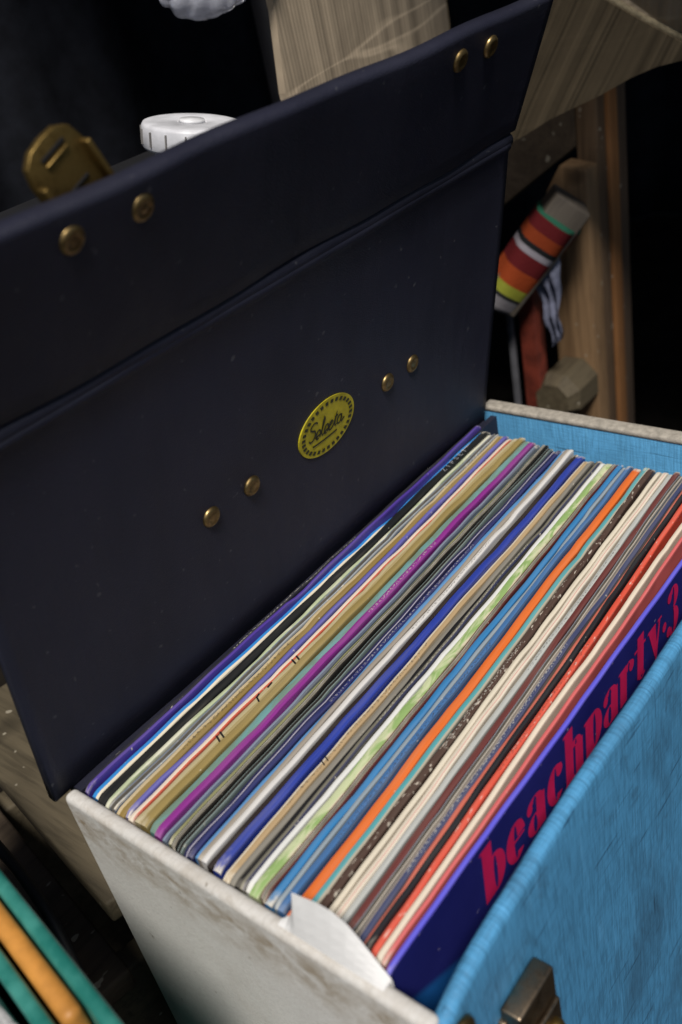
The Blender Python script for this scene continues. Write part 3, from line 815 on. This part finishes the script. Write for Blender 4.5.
# bubble wrap hanging over the cardboard box
bm = bmesh.new(); bmesh.ops.create_icosphere(bm, subdivisions=5, radius=1)
rb = random.Random(3); cells = []
for k in range(150):                                   # evenly spread bubbles on the bunched sheet
    z = 1 - 2*(k+.5)/150; a = k*2.399963; q = math.sqrt(1-z*z); cells.append(Vector((q*math.cos(a), q*math.sin(a), z)))
for v in bm.verts:
    p = v.co.normalized(); d = min((p-c_).length for c_ in cells)
    k = 1 + .10*math.sqrt(max(0, 1-(d/.15)**2)) + .14*math.sin(3*p.x+4*p.z+1) + .10*math.sin(7*p.y+5*p.x)
    v.co = Vector((p.x*.040*k + .333, p.y*.022*k + .145, p.z*.024*k + .260))
mb = MB('bubble_film', .18); mb.color((.55, .56, .64)); mb.b.inputs['Transmission Weight'].default_value = .55; mb.b.inputs['Alpha'].default_value = .75
tag(obj('bubble_wrap', bm, mb.m, None, True), 'crumpled bunch of clear bubble wrap hanging beside the cardboard box', 'bubble wrap')

# wooden frame on the right
wf = thing('timber_trestle', 'dim weathered wooden frame of nailed boards standing behind the far end of the case', 'trestle', (.66, .09, FLOOR))
def wpart(name, bm, m, bv=.0015):
    o = obj(name, bm, m, wf); o.location = (-.66, -.09, -FLOOR); return bevel(o, bv, 2)
bm = bmesh.new()
prof = [(.0795, FLOOR+.001), (.118, FLOOR+.001), (.118, .036), (.104, .058), (.0795, .054)]
va = [bm.verts.new((.630, y, z)) for y, z in prof]; vb = [bm.verts.new((.6515, y, z)) for y, z in prof]
bm.faces.new(va); bm.faces.new(vb[::-1])
for i in range(5):
    j = (i+1) % 5; bm.faces.new((va[j], va[i], vb[i], vb[j]))
wpart('short_post', bm, M_wood, .002)
wpart('upright', box_bm(.652, .6680, .080, .0992, FLOOR+.001, .22), wood('umber_board', (.085, .052, .03), (.17, .108, .062), 'Z'))
wpart('upright', box_bm(.669, .6855, .0775, .099, FLOOR+.001, .22), M_wood_red)
wpart('upright', box_bm(.686, .709, .081, .099, FLOOR+.001, .22), wood('brown_board', (.07, .045, .03), (.12, .08, .052), 'Z'))
bm = bmesh.new()
pts = [(.0996, .066), (.21, -.010), (.21, .040), (.0996, .116)]
va = [bm.verts.new((.652, y, z)) for y, z in pts]; vb = [bm.verts.new((.664, y, z)) for y, z in pts]
bm.faces.new(va); bm.faces.new(vb[::-1])
for i in range(4):
    j = (i+1) % 4; bm.faces.new((va[j], va[i], vb[i], vb[j]))
wpart('brace', bm, M_wood_dark)
bm = bmesh.new()
add_lathe(bm, [(.017, -.045), (.024, -.034), (.0245, -.0005)], Matrix.Translation((.6295, .101, -.137)) @ Matrix.Rotation(R(90), 4, 'Y') @ Matrix.Rotation(R(22.5), 4, 'Z'), 8)
o = obj('peg', bm, wood('grey_brown_wood', (.065, .05, .03), (.125, .10, .06), 'X'), wf); o.location = (-.66, -.09, -FLOOR)

# rolled striped blanket on a stick
P1, P2 = Vector((.568, .1340, -.0345)), Vector((.598, .0885, .0275))
ax = (P2-P1); ln = ax.length; rot = ax.to_track_quat('X', 'Z')
sk = thing('striped_blanket', 'small rolled blanket with red, orange, white and lime stripes wrapped on a grey stick', 'blanket', P1)
sk.rotation_mode = 'QUATERNION'; sk.rotation_quaternion = rot
ms = MB('striped_weave', .85, spec=.15)
xo = ms.math('DIVIDE', ms.sep('Object')[0], .0815)
RED, ORG = (.105, .010, .012), (.27, .045, .011)
c = ms.ramp(xo, [(0, (.15, .14, .15)), (.09, BLK), (.13, (.24, .25, .03)), (.24, ORG), (.42, RED), (.59, (.27, .25, .28)), (.655, BLK), (.71, (.22, .037, .010)), (.83, RED), (.965, (.02, .10, .06))], 'CONSTANT')
ms.color(c); ms.bump(ms.noise(ms.vec((700, 300, 300)), 1, 2), .5, .001)
bm = bmesh.new(); n = 40; rings = []
for i in range(25):
    x = -.004 + .0855*i/24
    ring = []
    for k in range(n):
        a = 2*math.pi*k/n; r = .0232*(1 + .10*math.cos(a*2+.6) + .05*math.sin(a*5+x*40)) * (1 - .12*(1-i/24))
        ring.append(bm.verts.new((x, r*math.cos(a), r*math.sin(a))))
    rings.append(ring)
for a, b in zip(rings, rings[1:]):
    for k in range(n): bm.faces.new((a[k], a[(k+1) % n], b[(k+1) % n], b[k]))
bm.faces.new(rings[0][::-1]); bm.faces.new(rings[-1])
obj('cloth', bm, ms.m, sk, True)
bm = bmesh.new(); add_box(bm, -.004, .0985, -.0165, .0165, -.0165, .0165)
bevel(obj('stick', bm, wood('grey_stick', (.07, .058, .046), (.12, .10, .08), 'X'), sk), .002, 2)

# slats and scrap under the blanket
bm = box_bm(.585, .601, .112, .128, FLOOR+.001, -.030)
tag(bevel(obj('red_slat', bm, plain('red_paint', (.15, .026, .014), .65, 0, .5, 50, .2)), .001), 'upright dark red painted slat under the striped blanket', 'slat')
bm = box_bm(.580, .585, .1325, .1375, FLOOR+.001, -.045)
tag(bevel(obj('grey_strip', bm, plain('grey_strip_paint', (.10, .10, .11), .5)), .0008), 'thin grey upright strip beside the dark red slat', 'strip')
bm = bmesh.new(); rows = []
for i in range(13):
    t = i/12; z = .004 - .078*t; wd = .016*(1 - .55*t)
    rows.append([bm.verts.new((.585 + .004*math.sin(k*1.9+i*.5) + .002*math.sin(i*1.3), .098 - .006*t + wd*(k/8-.5)*1.5, z - .010*(k/8)*t)) for k in range(9)])
for a, b in zip(rows, rows[1:]):
    for k in range(8): bm.faces.new((a[k], a[k+1], b[k+1], b[k]))
scrap = obj('plastic_scrap', bm, plain('bluish_plastic', (.17, .18, .25), .45, 0, .3, 90, .2), None, True)
scrap.modifiers.new('thick', 'SOLIDIFY').thickness = .0004
tag(scrap, 'crumpled bluish grey plastic scrap hanging beneath the striped blanket', 'scrap')

# ------------------------------------------------------------------ left: slatted wooden crate behind, teal rack in front
wc = thing('wooden_crate', 'old low wooden crate with wide weathered slats, left of the case', 'crate', (.0, .1, FLOOR))
th = math.atan2(.0190, .108)   # the slats run a little aslant to the case
def slat_box(x0, x1, y0, y1, z0, z1, name, m):
    M = Matrix.Translation((.0174, .1206, 0)) @ Matrix.Rotation(-th, 4, 'Z')
    o = obj(name, box_bm(x0, x1, y0, y1, z0, z1, M=M), m, wc); o.location = (0, -.1, -FLOOR); return bevel(o, .0018, 2)
slat_box(.0015, .062, -.112, .078, -.094, -.080, 'slat', M_plank)
slat_box(-.060, -.0015, -.112, .078, -.140, -.126, 'slat', M_wood_dark)
slat_box(-.060, .060, .050, .068, FLOOR+.001, -.1405, 'end_board', M_plank)
slat_box(-.060, .060, -.100, -.086, FLOOR+.001, -.1405, 'end_board', M_plank)

slat_box(.012, .058, .052, .066, -.1400, -.0945, 'spacer', M_plank)
slat_box(.012, .058, -.098, -.088, -.1400, -.0945, 'spacer', M_plank)

tr_ = thing('teal_rack', 'teal plastic rack with narrow slots, blurred at the near left corner', 'rack', (-.06, -.1, FLOOR))
mt_ = MB('teal_plastic', .35); nz = mt_.noise(mt_.vec((60, 60, 60)), 1, 4, .6)
mt_.color(mt_.mix(mt_.ramp(nz, [(.4, 0.), (.7, 1.)]), (.014, .135, .11), (.055, .25, .21))); mt_.bump(nz, .3, .001)
tha = math.atan2(.0131, .0837)
RM = Matrix.Translation((-.0404, -.0286, .020)) @ Matrix.Rotation(-tha, 4, 'Z')
def rpart(x0, x1, y0, y1, z0, z1, name, m, parent=None, bv=.0016):
    o = obj(name, box_bm(x0, x1, y0, y1, z0, z1, M=RM), m, parent)
    if parent: o.location = (.06, .1, -FLOOR)
    return bevel(o, bv, 3)
RF = FLOOR - .020
for x0 in (-.0052, -.0196, -.0330):
    rpart(x0, x0+.0052, -.0905, .11, RF+.004, 0 if x0 > -.03 else -.004, 'divider', mt_.m, tr_, .002)
rpart(-.034, .0, -.0905, .11, RF+.0005, RF+.0036, 'base', mt_.m, tr_)
ob = rpart(-.0130, -.0060, -.070, .105, RF+.0045, .0005, 'orange_book', plain('orange_cover', (.50, .22, .045), .5, 0, .3, 60, .1), None, .003)
tag(ob, 'blurred orange edged book standing in the teal rack', 'book')
bm = bmesh.new(); rows = []
for i in range(30):
    t = i/29
    rows.append([bm.verts.new(RM @ Vector((-.0265 + .0052*(k/6-.5)*1.6, -.088 + .19*t, -.004 + .003*math.sin(i*1.7+k) + .003*math.sin(k*2.1+i*.6) - .004*abs(k-3)/3))) for k in range(7)])
for a, b in zip(rows, rows[1:]):
    for k in range(6): bm.faces.new((a[k], a[k+1], b[k+1], b[k]))
gs = obj('grey_plastic', bm, plain('grey_film', (.40, .40, .40), .4, 0, .4, 120, .3), None, True)
so = gs.modifiers.new('thick', 'SOLIDIFY'); so.thickness = .004; so.offset = -1
tag(gs, 'crumpled grey plastic sheet stuffed in the outer slot of the teal rack', 'plastic sheet')

bm = bmesh.new()
cab = [(-.004, .13, -.0755), (-.0065, .100, -.0755), (-.0096, .0763, -.0755), (-.0125, .0569, -.0755), (-.018, .0297, -.078), (-.0245, .0099, -.090), (-.0297, -.006, -.115), (-.031, -.015, -.17), (-.031, -.02, FLOOR+.004)]
fine = []
P_ = [Vector(p) for p in cab]
for i in range(len(P_)-1):
    p0, p1, p2, p3 = P_[max(0, i-1)], P_[i], P_[i+1], P_[min(len(P_)-1, i+2)]
    for k in range(6):
        t = k/6; fine.append(.5*((2*p1) + (-p0+p2)*t + (2*p0-5*p1+4*p2-p3)*t*t + (-p0+3*p1-3*p2+p3)*t**3))
fine.append(P_[-1])
add_tube(bm, fine, .0028, 10)
tag(obj('black_cable', bm, plain('black_rubber', (.02, .02, .022), .5), None, True), 'black cable curving down between the wooden crate and the teal rack', 'cable')

# ------------------------------------------------------------------ render
sc.render.engine = 'CYCLES'
sc.render.film_transparent = False
